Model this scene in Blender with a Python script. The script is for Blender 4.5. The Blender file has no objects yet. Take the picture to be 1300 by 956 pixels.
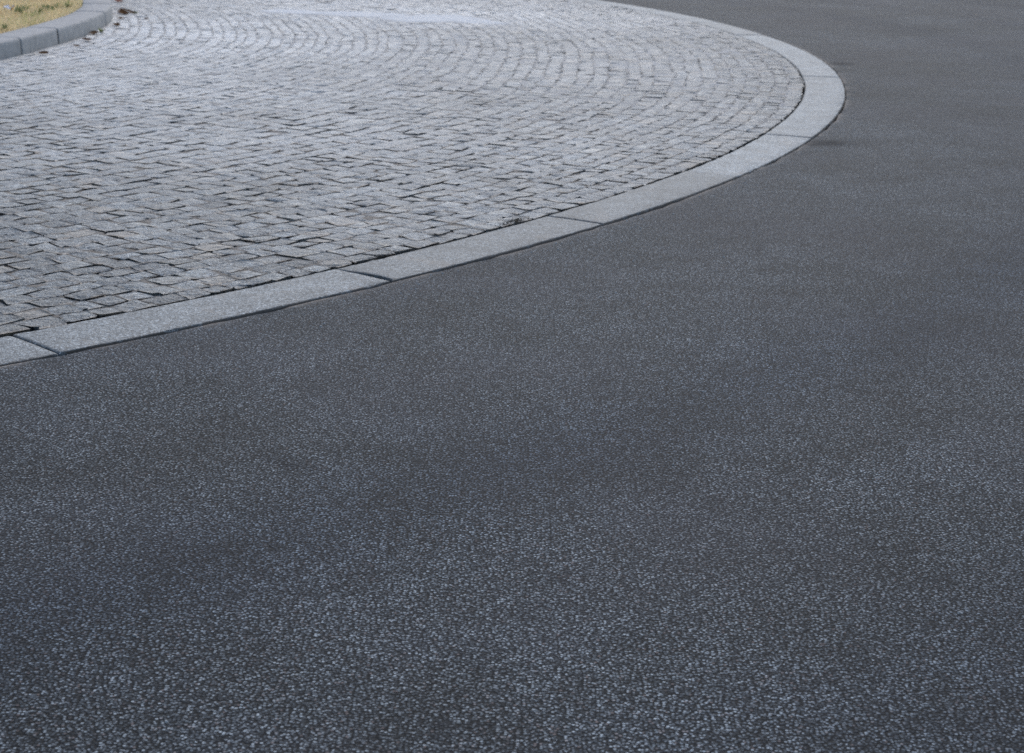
import bpy, math, random
import numpy as np
from mathutils import Matrix, Vector

random.seed(7)
rng = np.random.default_rng(7)
S = bpy.context.scene
COL = S.collection

# ---------------------------------------------------------------- camera
PITCH, ROLL, EYE = math.radians(15.2157), 0.0252, 1.40
cd = bpy.data.cameras.new('camera')
cd.sensor_width = 36.0
cd.sensor_fit = 'HORIZONTAL'
cd.lens = 2174.49 / 1300 * 36
cd.shift_y = -45 / 1300
cd.clip_start, cd.clip_end = 0.1, 3000
cd.dof.use_dof = True
cd.dof.focus_distance = 4.3
cd.dof.aperture_fstop = 8.5
cam = bpy.data.objects.new('camera', cd)
COL.objects.link(cam)
fw = Vector((0, math.cos(PITCH), -math.sin(PITCH)))
up0 = Vector((0, math.sin(PITCH), math.cos(PITCH)))
rt = (Vector((1, 0, 0)) * math.cos(ROLL) + up0 * math.sin(ROLL)).normalized()
up = rt.cross(fw)
cam.matrix_world = Matrix.Translation((0, 0, EYE)) @ Matrix((rt, up, -fw)).transposed().to_4x4()
S.camera = cam

# ---------------------------------------------------------------- sky, sun, exposure
SUN_EL, SUN_AZ = math.radians(42), math.radians(4)      # azimuth from +Y, clockwise positive
w = bpy.data.worlds.new('World')
S.world = w
w.use_nodes = True
wn = w.node_tree.nodes
wn.clear()
sky = wn.new('ShaderNodeTexSky')
sky.sky_type = 'NISHITA'
sky.sun_disc = False
sky.sun_elevation = SUN_EL
sky.sun_rotation = SUN_AZ
sky.air_density = 1.0
sky.dust_density = 1.6
sky.ozone_density = 1.5
bg = wn.new('ShaderNodeBackground')
bg.inputs[1].default_value = 0.14
wo = wn.new('ShaderNodeOutputWorld')
w.node_tree.links.new(sky.outputs[0], bg.inputs[0])
w.node_tree.links.new(bg.outputs[0], wo.inputs[0])
sl = bpy.data.lights.new('sun', 'SUN')
sl.energy = 1.0
sl.angle = math.radians(30)
sl.color = (1.0, 0.99, 0.975)
so = bpy.data.objects.new('sun', sl)
COL.objects.link(so)
sd = Vector((math.sin(SUN_AZ) * math.cos(SUN_EL), math.cos(SUN_AZ) * math.cos(SUN_EL), math.sin(SUN_EL)))
so.rotation_euler = sd.to_track_quat('Z', 'Y').to_euler()
so.location = sd * 60
S.view_settings.view_transform = 'Standard'
S.view_settings.look = 'None'
S.view_settings.exposure = 0.33
S.view_settings.gamma = 1.0
S.view_settings.use_curve_mapping = False
S.cycles.use_denoising = False

# ---------------------------------------------------------------- helpers
def mesh_obj(name, V, F, mat, parent=None, smooth=True, attrs=None):
    me = bpy.data.meshes.new(name)
    me.from_pydata(np.asarray(V, float).tolist() if not isinstance(V, list) else V, [], F)
    me.materials.append(mat)
    if smooth:
        me.polygons.foreach_set('use_smooth', np.ones(len(me.polygons), bool))
    for k, a in (attrs or {}).items():
        at = me.attributes.new(k, 'FLOAT', 'POINT')
        at.data.foreach_set('value', np.asarray(a, np.float32))
    me.update()
    o = bpy.data.objects.new(name, me)
    COL.objects.link(o)
    o.parent = parent
    return o


def tag(o, label=None, cat=None, group=None, kind=None):
    for k, v in (('label', label), ('category', cat), ('group', group), ('kind', kind)):
        if v:
            o[k] = v
    return o


def empty(name, loc=(0, 0, 0)):
    o = bpy.data.objects.new(name, None)
    o.location = loc
    o.empty_display_size = 0.1
    COL.objects.link(o)
    return o


_P = rng.random((64, 64))
def vnoise(x, y):
    """smooth value noise on the ground plane, 0..1"""
    x = np.asarray(x, float); y = np.asarray(y, float)
    xi = np.floor(x).astype(int); yi = np.floor(y).astype(int)
    fx = x - xi; fy = y - yi
    fx = fx * fx * (3 - 2 * fx); fy = fy * fy * (3 - 2 * fy)
    a = _P[xi % 64, yi % 64]; b = _P[(xi + 1) % 64, yi % 64]
    c = _P[xi % 64, (yi + 1) % 64]; d = _P[(xi + 1) % 64, (yi + 1) % 64]
    return (a * (1 - fx) + b * fx) * (1 - fy) + (c * (1 - fx) + d * fx) * fy


class NT:
    """small node builder"""
    def __init__(self, name):
        self.m = bpy.data.materials.new(name)
        self.m.use_nodes = True
        self.t = self.m.node_tree
        self.b = self.t.nodes['Principled BSDF']
        self.geo = self.t.nodes.new('ShaderNodeNewGeometry')
        self.P = self.geo.outputs['Position']

    def put(self, sock, v):
        if isinstance(v, bpy.types.NodeSocket):
            self.t.links.new(v, sock)
        else:
            if hasattr(sock.default_value, '__len__') and len(sock.default_value) == 4 and len(v) == 3:
                v = (*v, 1)
            sock.default_value = v

    def noise(self, scale, detail=2, rough=.5, vec=None, dist=0):
        n = self.t.nodes.new('ShaderNodeTexNoise')
        n.inputs['Scale'].default_value = scale
        n.inputs['Detail'].default_value = detail
        n.inputs['Roughness'].default_value = rough
        n.inputs['Distortion'].default_value = dist
        self.put(n.inputs['Vector'], vec or self.P)
        return n.outputs['Fac']

    def voro(self, scale, feature='F1', vec=None, rand=1.0):
        n = self.t.nodes.new('ShaderNodeTexVoronoi')
        n.feature = feature
        n.inputs['Scale'].default_value = scale
        n.inputs['Randomness'].default_value = rand
        self.put(n.inputs['Vector'], vec or self.P)
        return n

    def ramp(self, fac, stops, interp='LINEAR'):
        n = self.t.nodes.new('ShaderNodeValToRGB')
        e = n.color_ramp.elements
        n.color_ramp.interpolation = interp
        while len(e) < len(stops):
            e.new(.5)
        for el, (p, c) in zip(e, stops):
            el.position = p
            el.color = (c, c, c, 1) if isinstance(c, (int, float)) else (*c, 1)
        self.put(n.inputs[0], fac)
        return n.outputs[0]

    def mix(self, fac, a, b, mode='MIX'):
        n = self.t.nodes.new('ShaderNodeMix')
        n.data_type = 'RGBA'
        n.blend_type = mode
        self.put(n.inputs[0], fac)
        self.put(n.inputs[6], a)
        self.put(n.inputs[7], b)
        return n.outputs[2]

    def math(self, op, a, b=0.0, clamp=False):
        n = self.t.nodes.new('ShaderNodeMath')
        n.operation = op
        n.use_clamp = clamp
        self.put(n.inputs[0], a)
        self.put(n.inputs[1], b)
        return n.outputs[0]

    def attr(self, name):
        n = self.t.nodes.new('ShaderNodeAttribute')
        n.attribute_name = name
        return n.outputs['Fac']

    def sep(self, col):
        n = self.t.nodes.new('ShaderNodeSeparateColor')
        self.put(n.inputs[0], col)
        return n.outputs

    def bump(self, h, dist, strength=1.0, normal=None):
        n = self.t.nodes.new('ShaderNodeBump')
        n.inputs['Strength'].default_value = strength
        n.inputs['Distance'].default_value = dist
        self.put(n.inputs['Height'], h)
        if normal:
            self.put(n.inputs['Normal'], normal)
        return n.outputs[0]

    def out(self, col=None, rough=None, normal=None, spec=None):
        if col is not None: self.put(self.b.inputs['Base Color'], col)
        if rough is not None: self.put(self.b.inputs['Roughness'], rough)
        if normal is not None: self.put(self.b.inputs['Normal'], normal)
        if spec is not None: self.put(self.b.inputs['Specular IOR Level'], spec)
        return self.m


# ---------------------------------------------------------------- materials
def m_asphalt():
    n = NT('asphalt')
    v = n.voro(150)
    vs = n.voro(250)
    v.voronoi_dimensions = vs.voronoi_dimensions = '2D'
    cell = n.sep(v.outputs['Color'])
    cell2 = n.sep(vs.outputs['Color'])
    g = n.ramp(cell[0], [(0, (.012, .015, .018)), (.42, (.040, .047, .054)), (.68, (.135, .155, .166)), (1, (.34, .37, .38))])
    warm = n.ramp(cell[1], [(.86, 0), (.95, .6)])
    g = n.mix(warm, g, (.20, .155, .14))
    g2 = n.ramp(cell2[0], [(0, (.015, .018, .021)), (.6, (.060, .070, .078)), (1, (.26, .28, .292))])
    pick = n.ramp(n.math('ADD', n.math('MULTIPLY', cell[2], .6), n.math('MULTIPLY', n.noise(1.6, 3), .6)), [(.50, 0), (.54, 1)])
    g = n.mix(pick, g, g2)
    # bitumen film in the gaps between the chips
    gap = n.ramp(v.outputs['Distance'], [(.32, 0), (.50, 1.0)])
    g = n.mix(gap, g, (.006, .008, .0105))
    # worn, dusty and oily areas of the road
    big = n.ramp(n.noise(.55, 4, .6), [(.35, .78), (.65, 1.22)])
    g = n.mix(1.0, g, big, 'MULTIPLY')
    mid = n.ramp(n.noise(3.2, 4, .65), [(.30, .74), (.62, 1.14)])
    g = n.mix(1.0, g, mid, 'MULTIPLY')
    pur = n.ramp(n.noise(.8, 2), [(.45, 0), (.62, .12)])
    g = n.mix(pur, g, (.070, .064, .076))
    lane = n.ramp(n.attr('lane'), [(0, (1.10, 1.12, 1.14)), (1, (.58, .67, .80))])
    g = n.mix(1.0, g, lane, 'MULTIPLY')
    spot = n.ramp(n.noise(7.5, 4, .6, dist=.6), [(.29, .75), (.35, 0)])
    g = n.mix(spot, g, (.012, .016, .021))
    st = n.ramp(n.attr('stain'), [(0, 0), (1, .9)])
    g = n.mix(st, g, (.020, .020, .023))
    dust_sheen = n.ramp(n.attr('dust_sheen'), [(0, 0), (1, .7)])
    g = n.mix(dust_sheen, g, (.30, .26, .22))
    h = n.math('MINIMUM', n.math('MULTIPLY', v.outputs['Distance'], -1.0), -.30)
    h = n.math('ADD', h, n.math('MULTIPLY', cell[1], .25))
    h = n.math('ADD', h, n.math('MULTIPLY', vs.outputs['Distance'], -.25))
    nr = n.bump(h, .0022, .8)
    return n.out(g, .75, nr, n.math('MULTIPLY', n.math('SUBTRACT', 1.0, st), .12))


def granite_color(n, fine=1.0):
    sp = n.noise(190 * fine, 3, .7)
    sp2 = n.noise(62 * fine, 4, .68)
    c = n.ramp(sp, [(.35, (.028, .033, .036)), (.50, (.152, .168, .172)), (.63, (.42, .448, .450))])
    d = n.ramp(sp2, [(.34, .45), (.52, 1.0), (.68, 1.50)])
    return n.mix(1.0, c, d, 'MULTIPLY')


def m_sett():
    n = NT('split_granite')
    c = granite_color(n)
    t = n.attr('tone')
    tone = n.ramp(t, [(0, .58), (.5, 1.0), (1, 1.5)])
    c = n.mix(1.0, c, tone, 'MULTIPLY')
    warm = n.ramp(n.attr('warm'), [(0, 0), (1, .5)])
    c = n.mix(warm, c, (.36, .31, .25))
    blot = n.ramp(n.noise(.9, 4, .6), [(.35, .85), (.65, 1.15)])
    c = n.mix(1.0, c, blot, 'MULTIPLY')
    lump = n.ramp(n.noise(32, 4, .66), [(.32, .66), (.52, 1.0), (.68, 1.28)])
    c = n.mix(1.0, c, lump, 'MULTIPLY')
    # pale dusty patches, plus the sheen of the far setts painted into the colour
    dn = n.ramp(n.noise(22, 4, .7), [(.3, .62), (.65, 1)])
    dust_sheen = n.math('MULTIPLY', n.attr('dust_sheen'), dn)
    c = n.mix(dust_sheen, c, (.72, .725, .71))
    # sand caught along the arrises
    edge = n.math('MULTIPLY', n.attr('edge'), n.ramp(n.noise(16, 3, .6), [(.42, 0), (.60, .8)]))
    c = n.mix(edge, c, (.20, .165, .13))
    h = n.math('ADD', n.noise(30, 4, .66), n.math('MULTIPLY', n.noise(150, 2, .6), .30))
    h = n.math('ADD', h, n.math('MULTIPLY', n.noise(14, 3, .6), 1.3))
    nr = n.bump(h, .022, 1.0)
    return n.out(c, .58, nr, .45)


def m_edging():
    n = NT('sawn_granite')
    c = granite_color(n)
    tone = n.ramp(n.attr('tone'), [(0, .80), (1, 1.75)])
    c = n.mix(1.0, c, tone, 'MULTIPLY')
    blot = n.ramp(n.noise(6, 6, .68), [(.30, .66), (.50, .95), (.68, 1.18)])
    c = n.mix(1.0, c, blot, 'MULTIPLY')
    scuff = n.ramp(n.noise(9, 6, .72, dist=1.2), [(.56, 0), (.68, .55)])
    c = n.mix(scuff, c, (.09, .095, .098))
    rust = n.ramp(n.noise(3.0, 5, .65, dist=.8), [(.56, 0), (.74, .5)])
    c = n.mix(rust, c, (.26, .215, .17))
    d = n.math('MULTIPLY', n.attr('edge'), n.ramp(n.noise(26, 3), [(.36, .25), (.56, .85)]), True)
    c = n.mix(d, c, (.11, .09, .072))
    h = n.math('ADD', n.noise(60, 3, .6), n.math('MULTIPLY', n.noise(220, 2), .4))
    nr = n.bump(h, .004, .8)
    return n.out(c, .66, nr, .40)


def m_joint():
    n = NT('joint_sand')
    c = n.ramp(n.noise(45, 4, .65), [(.28, (.09, .078, .064)), (.48, (.235, .205, .17)), (.75, (.36, .335, .30))])
    c = n.mix(n.attr('sand'), c, (.72, .72, .71))
    nr = n.bump(n.noise(180, 3, .7), .006)
    return n.out(c, .85, nr, .3)


def m_concrete():
    n = NT('kerb_concrete')
    c = n.ramp(n.noise(14, 5, .65), [(.3, (.33, .325, .312)), (.7, (.45, .442, .425))])
    c = n.mix(n.ramp(n.noise(3.2, 4, .7), [(.5, 0), (.72, .4)]), c, (.20, .20, .195))
    sp = n.ramp(n.noise(260, 2), [(.3, .82), (.7, 1.12)])
    c = n.mix(1.0, c, sp, 'MULTIPLY')
    d = n.math('MULTIPLY', n.attr('foot'), n.ramp(n.noise(9, 3), [(.35, .1), (.6, .85)]))
    c = n.mix(d, c, (.20, .165, .13))
    nr = n.bump(n.noise(150, 3, .6), .003, .7)
    return n.out(c, .8, nr, .3)


def m_far_setts():
    n = NT('far_paving')
    v = n.voro(7.5)
    cell = n.sep(v.outputs['Color'])
    c = n.ramp(cell[0], [(0, (.21, .225, .24)), (1, (.33, .35, .365))])
    e = n.voro(7.5, 'DISTANCE_TO_EDGE')
    c = n.mix(n.ramp(e.outputs['Distance'], [(.03, .8), (.07, 0)]), c, (.10, .085, .07))
    return n.out(c, .65, n.bump(n.noise(40, 3), .01), .4)


def m_plain(name, stops, scale=30, rough=.9, spec=.2):
    n = NT(name)
    return n.out(n.ramp(n.noise(scale, 3, .6), stops), rough, None, spec)


def m_blade(name, stops, transl=.3):
    n = NT(name)
    col = n.ramp(n.attr('tone'), stops)
    n.out(col, .75, None, .2)
    tr = n.t.nodes.new('ShaderNodeBsdfTranslucent')
    n.put(tr.inputs[0], col)
    mx = n.t.nodes.new('ShaderNodeMixShader')
    mx.inputs[0].default_value = transl
    n.t.links.new(n.b.outputs[0], mx.inputs[1])
    n.t.links.new(tr.outputs[0], mx.inputs[2])
    n.t.links.new(mx.outputs[0], n.t.nodes['Material Output'].inputs[0])
    return n.m


ASPHALT, SETT, EDGING, JOINT, CONCRETE = m_asphalt(), m_sett(), m_edging(), m_joint(), m_concrete()
FAR = m_far_setts()
SOIL = m_plain('dry_soil', [(.3, (.38, .30, .20)), (.7, (.56, .46, .32))], 25)
EARTH = m_plain('earth', [(.3, (.10, .11, .06)), (.7, (.17, .15, .10))], 2)
STRAW = m_blade('dry_grass_blade', [(0, (.60, .43, .23)), (.45, (.82, .67, .40)), (.85, (.86, .74, .48)), (1, (.42, .45, .18))], .5)
GREEN = m_blade('weed_leaf', [(0, (.14, .17, .06)), (1, (.38, .40, .18))])
BROWN = m_blade('dead_leaf', [(0, (.075, .035, .022)), (.5, (.17, .10, .05)), (1, (.28, .20, .10))])
REDLEAF = m_blade('red_leaf', [(0, (.30, .10, .06)), (1, (.45, .20, .12))])
THATCH = m_blade('dead_tuft', [(0, (.05, .042, .035)), (1, (.22, .19, .15))])
PAPER = m_plain('white_paper', [(.3, (.72, .70, .74)), (.7, (.86, .85, .86))], 60, .6)
PRINT = m_plain('orange_print', [(.3, (.75, .38, .06)), (.7, (.85, .55, .10))], 60, .6)

# ---------------------------------------------------------------- layout of the bend (metres)
CX, CY, R_OUT, BAND = -10.8637, 14.1005, 13.3046, 0.2787
R_IN = R_OUT - BAND
def pol(r, th):
    return CX + r * np.cos(th), CY + r * np.sin(th)
def stains(x, y, L):
    s = np.zeros_like(x)
    for (px, py, ax, ay, rot, k) in L:
        c, sn = math.cos(rot), math.sin(rot)
        u = ((x - px) * c + (y - py) * sn) / ax
        v = (-(x - px) * sn + (y - py) * c) / ay
        s = np.maximum(s, k * np.exp(-(u * u + v * v) ** 1.3))
    return s

# ground: one sheet out to the horizon, a little under the road
gv = [(CX - 1500, CY - 1500, -.30), (CX + 1500, CY - 1500, -.30), (CX + 1500, CY + 1500, -.30), (CX - 1500, CY + 1500, -.30)]
tag(mesh_obj('ground', gv, [(0, 1, 2, 3)], EARTH), kind='structure')

# road: asphalt ring round the paved circle, its inner edge crumbled, standing off the granite by an open joint
th = np.unique(np.concatenate([np.radians(np.arange(-180, -70, 2.0)), np.radians(np.arange(-70, 50, .14)), np.radians(np.arange(50, 180.01, 2.0))]))
th[-1] = math.pi
rr = [0.0]
step = .012
while rr[-1] < 90:
    rr.append(rr[-1] + step)
    step = min(step * 1.16, .12 if rr[-1] < 9 else 6.0)
rr = np.array(rr)
TH, RR = np.meshgrid(th, rr, indexing='ij')
crumb = (.004 + .008 * vnoise(TH * 13.3 / .05, TH * 0 + 3.3) + .010 * vnoise(TH * 13.3 / .22, TH * 0 + 9.1) ** 2)
rad = R_OUT + RR + crumb * np.exp(-RR / .05)
X, Y = pol(rad, TH)
Z = .0150 + (.006 * (vnoise(X / .7, Y / .7) - .5) + .012 * (vnoise(X / 3.1, Y / 3.1) - .5)) * (1 - np.exp(-RR / .5))
Z = Z - .006 * np.exp(-RR / .012) * vnoise(TH * 13.3 / .09, TH * 0 + 6.2)
nt, nr_ = X.shape
stain = stains(X, Y, [(1.72, 9.42, .16, .12, .5, .7), (1.62, 9.36, .09, .08, .2, .7), (2.56, 13.76, .14, .12, .3, .6), (.68, 3.52, .045, .018, .2, 1),
                      (-.1, 2.86, .05, .02, .1, .8), (-.51, 3.9, .04, .02, .3, .8), (.88, 4.66, .06, .02, 0, .7)])
dust_sheen = np.exp(-RR / .020) * np.clip(vnoise(TH * 13.3 / .12, TH * 0 + 1.7) * 2.2 - .5 + .8 * (vnoise(TH * 13.3 / .03, TH * 0 + 4.7) - .5), 0, 1)  # on the road this is only sandy dirt along the asphalt edge
# tyre-polished lanes following the bend
wig = .35 * (vnoise(TH * 4, TH * 0 + 2.2) - .5)
lane = sum(k * np.exp(-((RR - c + wig) / wd) ** 2) for c, wd, k in ((1.75, .30, .9), (3.15, .28, .55), (5.0, .4, .8), (6.4, .4, .7))) * (.45 + .55 * vnoise(X / .8, Y / .8))
lane = np.clip(lane, 0, 1)
Vv = np.stack([X, Y, Z], -1).reshape(-1, 3)
lip = np.stack([X[:, 0], Y[:, 0], Z[:, 0] - .08], -1)
base = len(Vv)
idx = np.arange(nt * nr_).reshape(nt, nr_)
Fq = np.stack([idx[:-1, :-1], idx[:-1, 1:], idx[1:, 1:], idx[1:, :-1]], -1).reshape(-1, 4)
li = base + np.arange(nt)
Fl = np.stack([idx[:-1, 0], idx[1:, 0], li[1:], li[:-1]], -1)
road = mesh_obj('road', np.vstack([Vv, lip]), np.vstack([Fq, Fl]).tolist(), ASPHALT,
                attrs={'stain': np.concatenate([stain.ravel(), np.zeros(nt)]), 'dust_sheen': np.concatenate([dust_sheen.ravel(), np.zeros(nt)]), 'lane': np.concatenate([lane.ravel(), np.zeros(nt)])})
tag(road, 'dark grey asphalt road sweeping round the cobbled circle', kind='structure')

# ---------------------------------------------------------------- kerbed lawn island: outline
OUT_PTS = [(-3.99, 11.6), (-3.83, 12.1), (-3.76, 12.45), (-3.70, 12.84), (-3.65, 13.71), (-3.63, 14.51), (-3.67, 15.35), (-3.80, 16.2), (-4.04, 17.06), (-4.45, 18.0),
           (-5.0, 18.9), (-5.9, 19.8), (-7.5, 20.3), (-9.3, 19.5), (-10.3, 17.5), (-10.4, 14.5), (-9.8, 12.0), (-8.3, 10.2), (-6.6, 9.6), (-5.3, 9.9), (-4.5, 10.7)]
def closed_spline(P, n=24):
    P = np.array(P, float)
    out = []
    for i in range(len(P)):
        a, b, c, d = P[i - 1], P[i], P[(i + 1) % len(P)], P[(i + 2) % len(P)]
        for t in np.linspace(0, 1, n, endpoint=False):
            out.append(.5 * ((2 * b) + (-a + c) * t + (2 * a - 5 * b + 4 * c - d) * t * t + (-a + 3 * b - 3 * c + d) * t ** 3))
    return np.array(out)
ISL = closed_spline(OUT_PTS)
def inside(x, y, P):
    x = np.asarray(x); y = np.asarray(y)
    c = np.zeros(x.shape, bool)
    for (x1, y1), (x2, y2) in zip(P, np.roll(P, -1, 0)):
        if y1 == y2: continue
        k = ((y1 > y) != (y2 > y)) & (x < (x2 - x1) * (y - y1) / (y2 - y1) + x1)
        c ^= k
    return c

# ---------------------------------------------------------------- pavement of granite setts
pav = empty('pavement', (CX, CY, 0))
tag(pav, 'grey granite sett paving laid in curved courses inside the bend', kind='structure')
pinv = Matrix.Translation((-CX, -CY, 0))

# joint bed, uneven so that some joints are full and some are open
TH0, TH1, RIN0 = math.radians(-60), math.radians(62), 6.2
bt = np.arange(TH0 - .02, TH1 + .02, .0042)
br = np.arange(RIN0 - .1, R_OUT + .07, .05)
BT, BR = np.meshgrid(bt, br, indexing='ij')
bx, by = pol(BR, BT)
nz = vnoise(bx / .11, by / .11); nz2 = vnoise(bx / .5 + 7, by / .5)
bz = .0150 + .0026 * nz2 - .0075 * np.clip((.34 - nz) / .16, 0, 1)
# a film of pale sand swept over the setts
SANDF = np.clip(3.8 * stains(bx, by, [(-1.7, 17.35, 1.0, .32, -.12, .9), (-.85, 17.05, .55, .50, -.2, 1.0), (-.45, 16.75, .35, .16, -.3, .9)]) * (.45 + .9 * vnoise(bx / .22, by / .22)) - .55, 0, 1)
bz = bz + SANDF * .0125
# towards the lawn the joints are swept full of grey dust
FULL = np.clip((np.clip((by - 8.0) / 4.0, 0, 1) * .95 + .25 * np.clip((-by + 8) * 0 + vnoise(bx / .5, by / .5) - .6, 0, 1)) * (.75 + .5 * vnoise(bx / .4, by / .4)), 0, 1)
bz = bz + (1 - SANDF) * FULL * np.maximum(.0180 + .0012 * nz - bz, 0) * .95
SANDF = np.maximum(SANDF, FULL * .55)
bz = np.where(BR > R_IN - .03, -.03, bz)
idx = np.arange(bx.size).reshape(bx.shape)
bf = np.stack([idx[:-1, :-1], idx[:-1, 1:], idx[1:, 1:], idx[1:, :-1]], -1).reshape(-1, 4).tolist()
o = mesh_obj('joint_bed', np.stack([bx - CX, by - CY, bz], -1).reshape(-1, 3), bf, JOINT, pav, attrs={'sand': SANDF.ravel()})
# rest of the circle, out of sight: plain sheet of the same paving
fv, ff = [], []
ft = np.linspace(-math.pi, math.pi, 181)
for a in ft:
    inner = TH0 - .01 < a < TH1 + .01
    for r in (0.0, 3, RIN0 - .05, RIN0, R_IN - .02):
        fv.append((r * math.cos(a), r * math.sin(a), .012))
for i in range(180):
    am = (ft[i] + ft[i + 1]) / 2
    for j in range(4):
        if TH0 < am < TH1 and j >= 2:
            continue
        a = i * 5 + j
        ff.append((a, a + 1, a + 6, a + 5))
mesh_obj('far_paving', fv, ff, FAR, pav)

DUST_SHEEN = [(-2.8, 14.6, 2.8, 3.4, 0, 1.0), (-1.2, 17.8, 3.2, 2.8, 0, 1.0), (-2.4, 11.2, 2.4, 1.9, 0, .75), (.0, 13.2, 1.9, 2.6, 0, .5), (-1.0, 9.2, 2.4, 1.6, .3, .55), (.6, 10.4, 1.7, 1.7, .5, .35), (-.3, 7.4, 1.4, .9, .4, .28), (-1.6, 17.25, 1.15, .30, -.18, 1.0), (-2.6, 16.9, .5, .35, 0, .6), (-.6, 16.6, .35, .16, -.3, .85), (-1.8, 10.7, .9, .16, -.25, .45), (-2.2, 12.2, 1.5, .35, -.2, .5),
        (-3.0, 14.5, 1.4, .5, -.3, .35), (-1.0, 14.6, 1.3, .45, -.2, .35), (-2.3, 9.0, .16, .05, .1, .7), (-.6, 19.2, 2.2, .6, 0, .4), (-2.5, 11.2, .6, .2, 0, .4)]  # broad ellipses paint the far sheen as paler granite, narrow ones are dusty patches
GU = np.array([0, .15, .85, 1.0])
def make_setts():
    out = []
    r = R_IN - .003
    k = 0
    while r > RIN0:
        d = random.uniform(.092, .126) if k else .100
        a = TH0 + random.uniform(0, .01)
        while a < TH1:
            L = random.uniform(.088, .140) if random.random() > .15 else random.uniform(.065, .175)
            da = L / (r - d / 2)
            out.append((r, d, a, da, k))
            a += da
        r -= d
        k += 1
    return np.array(out)
SL = make_setts()
sx, sy = pol(SL[:, 0] - SL[:, 1] / 2, SL[:, 2] + SL[:, 3] / 2)
# keep what the lens and a few steps to the side can see, outside the lawn island
SL = SL[(np.abs(sx) < .345 * sy + 1.3) & (sy > 3.2) & (sy < 23) & ~inside(sx, sy, ISL)]
N = len(SL)
r0, d0_, a0_, da_, k_ = SL.T
def wob(a, k):      # courses wander a little
    return .024 * (vnoise(a * 13 / .14, k * 3.7) - .5) + .022 * (vnoise(a * 13 / .5, k * 5.3 + 9) - .5)
gaps = rng.uniform(.0002, .0020, (4, N)) + .003 * (rng.random((4, N)) < .07)
gaps = gaps * (1 - .92 * np.clip((pol(r0, a0_)[1] - 8.0) / 5.0, 0, 1))
corner = {}
for s_, aa in ((0, a0_), (1, a0_ + da_)):
    ro = r0 + np.where(k_ > 0, wob(aa, k_), 0) - gaps[0]
    ri = r0 - d0_ + wob(aa, k_ + 1) + gaps[1]
    sg = gaps[2] if s_ == 0 else -gaps[3]
    sk = rng.normal(0, .005, N)              # joints skewed, the neighbours left touching in places
    corner[s_, 0] = (aa + (sg + sk * .5 + rng.normal(0, .002, N)) / r0, ro - np.abs(rng.normal(0, .0015, N)))
    corner[s_, 1] = (aa + (sg - sk * .5 + rng.normal(0, .002, N)) / r0, ri + rng.normal(0, .0025, N))
U, W_ = np.meshgrid(GU, GU, indexing='ij')
U = U[None] + rng.normal(0, .048, (N, 4, 4)); W_ = W_[None] + rng.normal(0, .048, (N, 4, 4))
for i in (0, 3):
    for j in (0, 3):                          # corners knocked off
        cut = rng.uniform(.0, .10, N)
        U[:, i, j] += cut if i == 0 else -cut
        W_[:, i, j] += cut if j == 0 else -cut
A = 0; Rr = 0
for (i, j), (ca, cr) in corner.items():
    wt = (U if i else 1 - U) * (W_ if j else 1 - W_)
    A = A + wt * ca[:, None, None]; Rr = Rr + wt * cr[:, None, None]
# the whole bond drifts away from true circles further in from the kerb
depth_in = np.clip((R_IN - Rr) / 1.0, 0, 1)
gx_, gy_ = pol(Rr, A)
Rr = Rr + depth_in * (.03 * (vnoise(gx_ / .6, gy_ / .6) - .5) + .22 * (vnoise(gx_ / 2.7 + 5, gy_ / 2.7) - .5))
X = Rr * np.cos(A); Y = Rr * np.sin(A)
h = .0200 + rng.normal(0, .0010, N)
tx, ty = rng.normal(0, .0014, N), rng.normal(0, .0014, N)
Z = h[:, None, None] + tx[:, None, None] * (U - .5) * 2 + ty[:, None, None] * (W_ - .5) * 2 + rng.normal(0, .0014, (N, 4, 4))
inner = np.zeros((4, 4), bool); inner[1:3, 1:3] = True
Z = np.where(inner[None], Z + .0006, Z - rng.uniform(.0, .0034, (N, 4, 4)))
TOP = np.stack([X, Y, Z], -1).reshape(N, 16, 3)
RING = [0, 1, 2, 3, 7, 11, 15, 14, 13, 12, 8, 4]
BOT = TOP[:, RING].copy(); BOT[:, :, 2] = -.03
SV = np.concatenate([TOP, BOT], 1)
SF = [(p, p + 1, p + 5, p + 4)[::-1] for p in (0, 1, 2, 4, 5, 6, 8, 9, 10)]
SF += [(RING[i], RING[(i + 1) % 12], 16 + (i + 1) % 12, 16 + i)[::-1] for i in range(12)]
S_tone = np.clip(rng.normal(.50, .18, N), 0, 1)
S_tone = np.where(rng.random(N) < .02, rng.uniform(.8, 1, N), S_tone)
wv = rng.random(N); S_warm = np.where(wv > .955, wv, wv * .12)
S_edge = np.ones(28); S_edge[[5, 6, 9, 10]] = 0
gx_, gy_ = SV[:, :, 0] + CX, SV[:, :, 1] + CY
S_dust_sheen = stains(gx_, gy_, DUST_SHEEN) * (.65 + .5 * vnoise(gx_ / .3, gy_ / .3))
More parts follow.
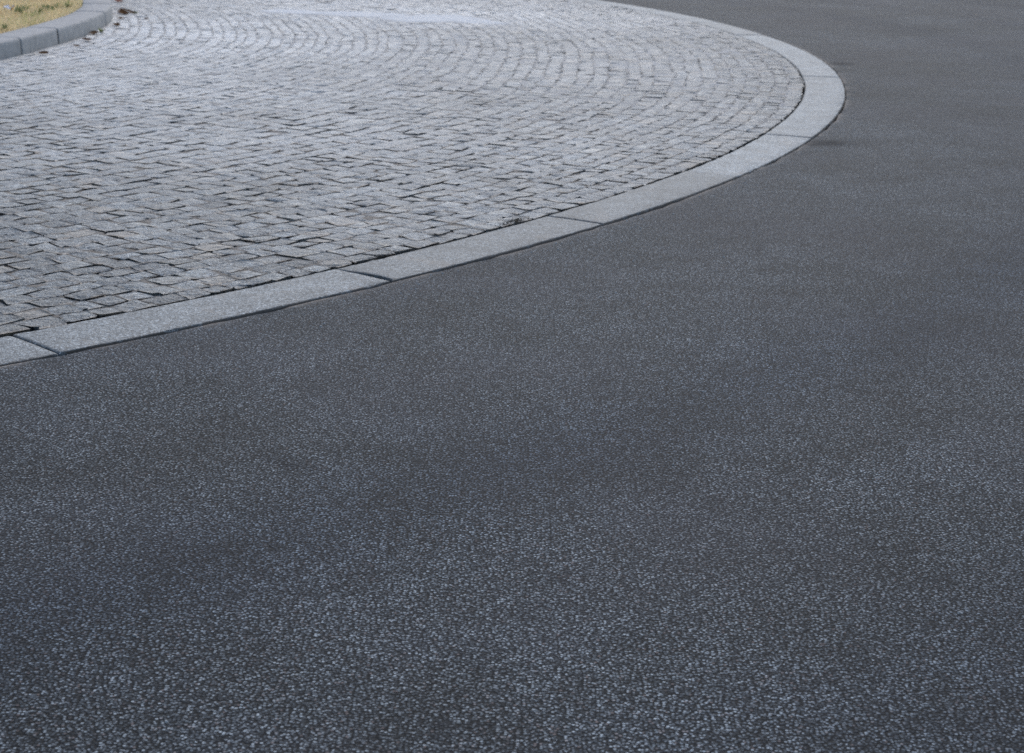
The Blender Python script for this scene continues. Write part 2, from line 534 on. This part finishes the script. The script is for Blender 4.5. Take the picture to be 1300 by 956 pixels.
# largest in the picture first: these become objects of their own
cen = SV[:, :16].mean(1) + np.array([CX, CY, 0]) - np.array([0, 0, EYE])
dz_ = cen @ np.array(fw)
uu = cen @ np.array(rt) / dz_ * 2174.5; vv = cen @ np.array(up) / dz_ * 2174.5
size = np.where((np.abs(uu) < 655) & (vv < 438) & (vv > -523), 1 / dz_, 0)
order = np.argsort(-size)
for i in order[:300]:
    V = SV[i]
    c = V[:16].mean(0); c[2] = 0
    o = mesh_obj('sett', V - c, SF, SETT, pav, attrs={'tone': np.full(28, S_tone[i]), 'warm': np.full(28, S_warm[i]), 'edge': S_edge, 'dust_sheen': S_dust_sheen[i]})
    o.location = c
rest = order[300:]
M = len(rest)
quads = (np.array(SF)[None] + (np.arange(M) * 28)[:, None, None]).reshape(-1, 4).tolist()
o = mesh_obj('distant_setts', SV[rest].reshape(-1, 3), quads, SETT, pav, attrs={
    'tone': np.repeat(S_tone[rest], 28), 'warm': np.repeat(S_warm[rest], 28), 'edge': np.tile(S_edge, M), 'dust_sheen': S_dust_sheen[rest].ravel()})
o['kind'] = 'stuff'
print('setts', N)

# ---------------------------------------------------------------- flush granite edging along the bend
edg = empty('kerb', (CX, CY, 0))
tag(edg, 'flush pale granite kerb band between the setts and the asphalt', kind='structure')
JT = [-73.4, -67.6, -61.7, -55.9, -50.05, -44.2, -38.35, -32.45, -26.2, -19.8, -12.8, -5.9, 2.9, 9.0, 15.0, 21.0, 27.0, 33.0, 39.0, 45.0, 51.0, 57.0, 63.0]
def edging_stone(a0, a1, k):
    g0, g1 = .0025 / 13.2, .0025 / 13.2
    prof = [(-.0, -.06), (-.0, .014), (.002, .0172), (.007, .0185), (.07, .019), (.14, .0195), (.21, .019), (BAND - .018, .0185), (BAND - .010, .0165), (BAND - .006, .011), (BAND - .006, -.06)]
    n = 26
    tt = [0, .003, .008] + list(np.linspace(.03, .97, n)) + [.992, .997, 1]
    dz = random.gauss(0, .0018)
    V, E, F = [], [], []
    m = len(prof)
    for i, t in enumerate(tt):
        a = a0 + g0 + (a1 - a0 - g0 - g1) * t
        drop = (.005 if t in (0, 1) else .0012 if i in (1, len(tt) - 2) else 0)
        for j, (p, z) in enumerate(prof):
            r = R_OUT - p
            jit = random.gauss(0, .0009) if 0 < j < m - 1 else random.gauss(0, .0012)
            chip = 0
            if j in (1, 2) and random.random() < .10: chip = random.uniform(.002, .006)
            if j in (8, 9) and random.random() < .12: chip = random.uniform(.002, .006)
            z2 = z + dz - (drop if 0 < j < m - 1 else 0) - chip + random.gauss(0, .0004)
            # a corner broken off where two stones meet, as found at one joint
            if k == 6 and i < 3 and 3 <= j <= 5: a_ = a + (.026 if j == 4 else .014) / 13.2 * (1, .8, .5)[i]
            else: a_ = a
            V.append(((r - jit) * math.cos(a_), (r - jit) * math.sin(a_), z2 if 0 < j < m - 1 else -.06))
            E.append(1.9 if j <= 1 else .6 if j <= 2 or j >= m - 3 or i <= 1 or i >= len(tt) - 2 else 0.0)
    for i in range(len(tt) - 1):
        for j in range(m - 1):
            p = i * m + j
            F.append((p, p + m, p + m + 1, p + 1))
    F.append(tuple(range(m - 1, -1, -1))[::-1])
    b = (len(tt) - 1) * m
    F.append(tuple(b + j for j in range(m))[::-1])
    V = np.array(V)
    c = V.mean(0); c[2] = 0
    o = mesh_obj('kerb_stone', V - c, F, EDGING, edg, attrs={'tone': np.full(len(V), min(1, max(0, random.gauss(.14 + .19 * min(3, max(0, k - 5)), .12)))), 'edge': E})
    o.location = c
for k in range(len(JT) - 1):
    edging_stone(math.radians(JT[k]), math.radians(JT[k + 1]), k)

# ---------------------------------------------------------------- raised kerb and lawn island
def resample(P, n):
    Q = np.vstack([P, P[:1]])
    s = np.concatenate([[0], np.cumsum(np.hypot(*np.diff(Q, axis=0).T))])
    return s[-1], lambda d: np.stack([np.interp(np.mod(d, s[-1]), s, Q[:, 0]), np.interp(np.mod(d, s[-1]), s, Q[:, 1])], -1)
TOTAL, at = resample(ISL, 0)
def at_off(d, w_):
    e = .05
    p = at(d); t = at(d + e) - at(d - e)
    t = t / np.hypot(t[..., 0], t[..., 1])[..., None]
    return p + np.stack([-t[..., 1], t[..., 0]], -1) * np.asarray(w_)[..., None]      # outline runs anticlockwise: inward is to its left side
dd = np.linspace(0, TOTAL, 4000)
pp = at(dd)
d0 = dd[np.argmin(np.hypot(pp[:, 0] + 3.70, pp[:, 1] - 12.84))]
nb = round(TOTAL / .86)
LB = TOTAL / nb
KH, KW = .145, .27
rk = empty('raised_kerb', (-6.9, 14.8, 0))
tag(rk, 'raised grey concrete kerb of curved blocks round the dry lawn', kind='structure')
prof = [(0, -.03), (0, .05), (.005, .118), (.009, .134), (.018, .142), (.034, KH), (.16, KH + .002), (KW - .012, KH), (KW, KH - .012), (KW, -.03)]
for b in range(nb):
    s0 = d0 + b * LB + .009; s1 = d0 + (b + 1) * LB - .009
    ts = np.concatenate([[s0, s0 + .006], np.linspace(s0 + .02, s1 - .02, 8), [s1 - .006, s1]])
    V, Fo = [], []
    dz = random.gauss(0, .003); dw = random.gauss(0, .004)
    m = len(prof)
    for i, s in enumerate(ts):
        sh = .006 if i in (0, len(ts) - 1) else 0
        for (p, z) in prof:
            q = at_off(np.array([s]), np.array([p + dw + (sh if p < .1 else -sh) + random.gauss(0, .0008)]))[0]
            V.append((q[0] + 6.9, q[1] - 14.8, z + (dz - sh if z > 0 else 0) + random.gauss(0, .0006)))
            Fo.append(max(0, 1 - max(z - .02, 0) / .03) if p == 0 else 0)
    F = []
    for i in range(len(ts) - 1):
        for j in range(m - 1):
            p = i * m + j
            F.append((p, p + m, p + m + 1, p + 1)[::-1])
    F.append(tuple(range(m)))
    F.append(tuple((len(ts) - 1) * m + j for j in range(m))[::-1])
    V = np.array(V); c = V.mean(0); c[2] = 0
    o = mesh_obj('kerb_block', V - c, F, CONCRETE, rk, attrs={'foot': Fo})
    o.location = c

# soil of the lawn
inner_poly = at_off(np.linspace(0, TOTAL, 200, endpoint=False), np.full(200, KW - .02))
lv = [(-6.9, 14.8, .13)]
rings = 8
for k in range(1, rings + 1):
    for (x, y) in inner_poly:
        f = k / rings
        px, py = -6.9 + (x + 6.9) * f, 14.8 + (y - 14.8) * f
        lv.append((px, py, .115 + .03 * float(vnoise(px / .5, py / .5)) * (1 if k < rings else .4)))
lf = [(0, 1 + i, 1 + (i + 1) % 200) for i in range(200)]
for k in range(rings - 1):
    for i in range(200):
        a, b_ = 1 + k * 200 + i, 1 + k * 200 + (i + 1) % 200
        lf.append((a, a + 200, b_ + 200, b_))
tag(mesh_obj('lawn', lv, lf, SOIL), 'bare dry soil of the lawn inside the raised kerb', kind='structure')

# dry grass: blades, dense where the picture sees them
def blades(name, pts, hmin, hmax, mat, tone_fn, wmin=.003, wmax=.006, lean=.6, z0=.125):
    n = len(pts)
    az = rng.uniform(0, 2 * np.pi, n); h = rng.uniform(hmin, hmax, n); wd = rng.uniform(wmin, wmax, n)
    ln = rng.uniform(.2, lean, n); la = rng.uniform(0, 2 * np.pi, n)
    dx, dy = np.cos(la) * np.sin(ln) * h, np.sin(la) * np.sin(ln) * h
    dz = np.cos(ln) * h
    ux, uy = np.cos(az) * wd / 2, np.sin(az) * wd / 2
    x, y = pts[:, 0], pts[:, 1]
    z = np.full(n, z0) if np.isscalar(z0) else z0
    P = np.stack([np.stack([x - ux, y - uy, z], -1), np.stack([x + ux, y + uy, z], -1),
                  np.stack([x + ux * .8 + dx * .45, y + uy * .8 + dy * .45, z + dz * .6], -1), np.stack([x - ux * .8 + dx * .45, y - uy * .8 + dy * .45, z + dz * .6], -1),
                  np.stack([x + dx, y + dy, z + dz], -1)], 1).reshape(-1, 3)
    i = np.arange(n) * 5
    F = np.stack([i, i + 1, i + 2, i + 3], -1).tolist() + np.stack([i + 3, i + 2, i + 4], -1).tolist()
    return mesh_obj(name, P, F, mat, attrs={'tone': np.repeat(tone_fn(x, y, n), 5)})
inn = at_off(np.linspace(0, TOTAL, 400, endpoint=False), np.full(400, KW + .005))
cand = np.stack([rng.uniform(-5.9, -3.8, 120000), rng.uniform(12.0, 19.5, 120000)], -1)
cand2 = np.stack([rng.uniform(-10.4, -5.9, 25000), rng.uniform(9.6, 20.3, 25000)], -1)
cand = np.vstack([cand, cand2])
cand = cand[inside(cand[:, 0], cand[:, 1], inn)]
keep = rng.random(len(cand)) < .35 + .65 * vnoise(cand[:, 0] / .18, cand[:, 1] / .18)
cand = cand[keep]
g = blades('grass', cand, .02, .06, STRAW, lambda x, y, n: np.where(rng.random(n) < .04 + .5 * np.clip(vnoise(x / .28 + 3, y / .28) - .62, 0, 1) * 2, 1.0, np.clip(rng.normal(.5, .2, n) + .45 * (vnoise(x / .35, y / .35) - .5), 0, .88)), lean=1.25)
tag(g, 'dry straw coloured grass filling the kerbed island', 'grass', kind='stuff')

# ---------------------------------------------------------------- small things
def leaf_faces(cx, cy, cz, L, W, az, pitch, cup, V, F, T, tone):
    """a small pointed leaf, two rows of faces folded along the midrib"""
    b = len(V)
    ca, sa = math.cos(az), math.sin(az)
    for t, wd in ((0, .0), (.25, .8), (.6, 1.0), (1, 0)):
        for s in (-1, 0, 1):
            lx = L * t * math.cos(pitch); lz = L * t * math.sin(pitch) - cup * L * t * t * .4
            ly = s * W / 2 * wd
            zz = cz + lz + abs(s) * wd * W * cup * .5
            V.append((cx + ca * lx - sa * ly, cy + sa * lx + ca * ly, zz)); T.append(min(1, max(0, tone + random.gauss(0, .12))))
    for i in range(3):
        for j in range(2):
            p = b + i * 3 + j
            F.append((p, p + 1, p + 4, p + 3))

def thing_leafy(name, loc, n, spread, Lr, Wr, pr, mat, label, cat_, group):
    V, F, T = [], [], []
    for i in range(n):
        a = random.uniform(0, 2 * math.pi); d = .25 * spread * math.sqrt(random.random())
        leaf_faces(d * math.cos(a), d * math.sin(a), random.uniform(0, .006), random.uniform(*Lr), random.uniform(*Wr), random.uniform(0, 6.28), random.uniform(*pr), random.uniform(-.2, .8), V, F, T, random.random())
    o = mesh_obj(name, V, F, mat, attrs={'tone': T})
    o.location = loc
    return tag(o, label, cat_, group)

for (x, y) in [(-4.40, 15.19), (-4.39, 15.40), (-4.20, 15.17), (-4.17, 15.45), (-4.20, 15.72), (-4.13, 15.84), (-4.32, 15.00), (-4.27, 15.60)]:
    thing_leafy('weed_clump', (x, y, .130), 15, .10, (.05, .10), (.010, .018), (.25, 1.3), GREEN, 'low green weed clump growing among the dry grass', 'weed', 'green weeds in the dry grass')
thing_leafy('weed_clump', (-4.01, 13.50, .135), 26, .06, (.035, .07), (.010, .018), (.25, 1.3), GREEN, 'small green weed clump right behind a straight stretch of raised kerb', 'weed', None)

def curled_leaf(loc, L, mat, label, group, rot):
    V, F, T = [], [], []
    n = 6
    for i in range(n + 1):
        t = i / n
        wd = math.sin(math.pi * (t * .92 + .04)) ** .8
        for j in range(5):
            s = (j - 2) / 2
            x = L * (t - .5); y = s * wd * L * .33 * (1 + .12 * math.sin(9 * t))
            z = .006 + abs(s) ** 1.6 * wd * L * .22 + .10 * L * (2 * t - 1) ** 2 + random.gauss(0, .0012)
            V.append((x, y, z)); T.append(min(1, max(0, .55 - .3 * abs(s) + random.gauss(0, .15))))
    for i in range(n):
        for j in range(4):
            p = i * 5 + j
            F.append((p, p + 1, p + 6, p + 5))
    o = mesh_obj('dead_leaf', V, F, mat, attrs={'tone': T})
    o.location = loc
    o.rotation_euler = (random.uniform(-.15, .15), random.uniform(-.15, .15), rot)
    return tag(o, label, 'leaf', group)
KG = 'dead leaves blown against the raised kerb'
for (x, y, L) in [(-3.585, 14.60, .085), (-3.57, 14.53, .07), (-3.59, 14.66, .06), (-3.60, 15.46, .075), (-3.58, 15.40, .06), (-3.80, 16.62, .10), (-3.84, 16.72, .09), (-3.86, 16.85, .10),
                  (-3.78, 16.68, .07), (-3.90, 17.05, .09), (-3.70, 16.10, .065), (-3.82, 16.95, .07)]:
    curled_leaf((x, y, .020), L, BROWN, 'curled brown dead leaf lying against the foot of the raised kerb', KG, random.uniform(0, 6))
for (x, y, L) in [(-3.50, 13.98, .085), (-3.46, 13.50, .055), (-3.55, 12.88, .08), (-3.47, 16.11, .05), (-3.74, 16.75, .07)]:
    curled_leaf((x, y, .022), L, BROWN, 'curled brown dead leaf lying out on the setts clear of the kerb', 'dead leaves scattered on the setts', random.uniform(-.5, .5))
curled_leaf((-4.19, 18.13, .022), .09, REDLEAF, 'reddish dead leaf lying on the setts beyond the brown ones', None, .4)
thing_leafy('weed_tuft', (-3.565, 14.75, .018), 26, .035, (.025, .055), (.008, .014), (.5, 1.4), GREEN, 'small green weed growing from the joint at the raised kerb foot', 'weed', None)
thing_leafy('weed_tuft', (-3.72, 16.80, .018), 22, .04, (.02, .04), (.007, .013), (.2, 1.0), GREEN, 'flat green weed on the setts beside a heap of brown leaves', 'weed', None)

# tuft of dead grass in a joint beside the granite kerb
a_ = math.atan2(6.95 - CY, -.03 - CX)
n_ = 520
sa = np.clip(rng.normal(0, .42, n_), -1, 1)
rad_ = R_IN - .012 - np.abs(rng.normal(0, .012, n_))
px, py = pol(rad_, a_ + sa * .11 / 13)
tf = blades('dead_grass_tuft', np.stack([px, py], -1), .010, .028, THATCH, lambda x, y, n: rng.random(n) ** 1.6, .0012, .0025, 1.0, .012)
tag(tf, 'dark dead grass tuft sprouting from the joint along the granite kerb', 'grass tuft')

# crumpled paper in the grass
V, F = [], []
n = 7
for i in range(n):
    for j in range(n):
        V.append((.085 * (i / (n - 1) - .5) + random.gauss(0, .004), .07 * (j / (n - 1) - .5) + random.gauss(0, .004), .02 + random.gauss(0, .008) + .014 * math.sin(i * 1.3)))
Fa, Fb = [], []
for i in range(n - 1):
    for j in range(n - 1):
        p = i * n + j
        (Fb if i >= 4 and j >= 3 else Fa).append((p, p + n, p + n + 1, p + 1))
wr = empty('paper_wrapper', (-4.50, 15.30, .145))
tag(wr, 'crumpled white paper wrapper with an orange corner lying in dry grass', 'wrapper')
def used(V, F):
    ids = sorted({i for f in F for i in f})
    m = {k: j for j, k in enumerate(ids)}
    return [V[i] for i in ids], [tuple(m[i] for i in f) for f in F]
mesh_obj('sheet', *used(V, Fa), PAPER, wr, smooth=False)
mesh_obj('printed_corner', *used(V, Fb), PRINT, wr, smooth=False)

# loose pale grit on the asphalt, thickest along the kerb
V, F = [], []
for i in range(340):
    if i < 220:
        a = math.radians(random.uniform(-52, 20)); r = R_OUT + .03 + abs(random.gauss(0, .12))
        x, y = CX + r * math.cos(a), CY + r * math.sin(a)
    else:
        y = random.uniform(2.3, 12); x = random.uniform(-.34, .34) * y + .2
        r = math.hypot(x - CX, y - CY)
        if r < R_OUT + .05: continue
    z = .0150 + (.006 * (float(vnoise(x / .7, y / .7)) - .5) + .012 * (float(vnoise(x / 3.1, y / 3.1)) - .5)) * (1 - math.exp(-(r - R_OUT) / .5))
    q = random.uniform(.0022, .0048); b = len(V); t = random.uniform(0, 6.28)
    for k in range(5):
        an = t + k * 1.2566 + random.gauss(0, .15); rr_ = q * random.uniform(.8, 1.3)
        V.append((x + rr_ * math.cos(an), y + rr_ * math.sin(an), z - .001))
    for k in range(5):
        an = t + k * 1.2566 + random.gauss(0, .15); rr_ = q * random.uniform(.45, .8)
        V.append((x + rr_ * math.cos(an), y + rr_ * math.sin(an), z + q * random.uniform(.5, .9)))
    F += [(b + k, b + (k + 1) % 5, b + 5 + (k + 1) % 5, b + 5 + k) for k in range(5)] + [tuple(b + 5 + k for k in range(5))]
GRIT = m_plain('pale_grit', [(.3, (.25, .24, .225)), (.7, (.55, .54, .52))], 90, .8)
tag(mesh_obj('grit', V, F, GRIT, smooth=False), 'loose pale grit scattered on the asphalt along the granite kerb', 'grit', kind='stuff')
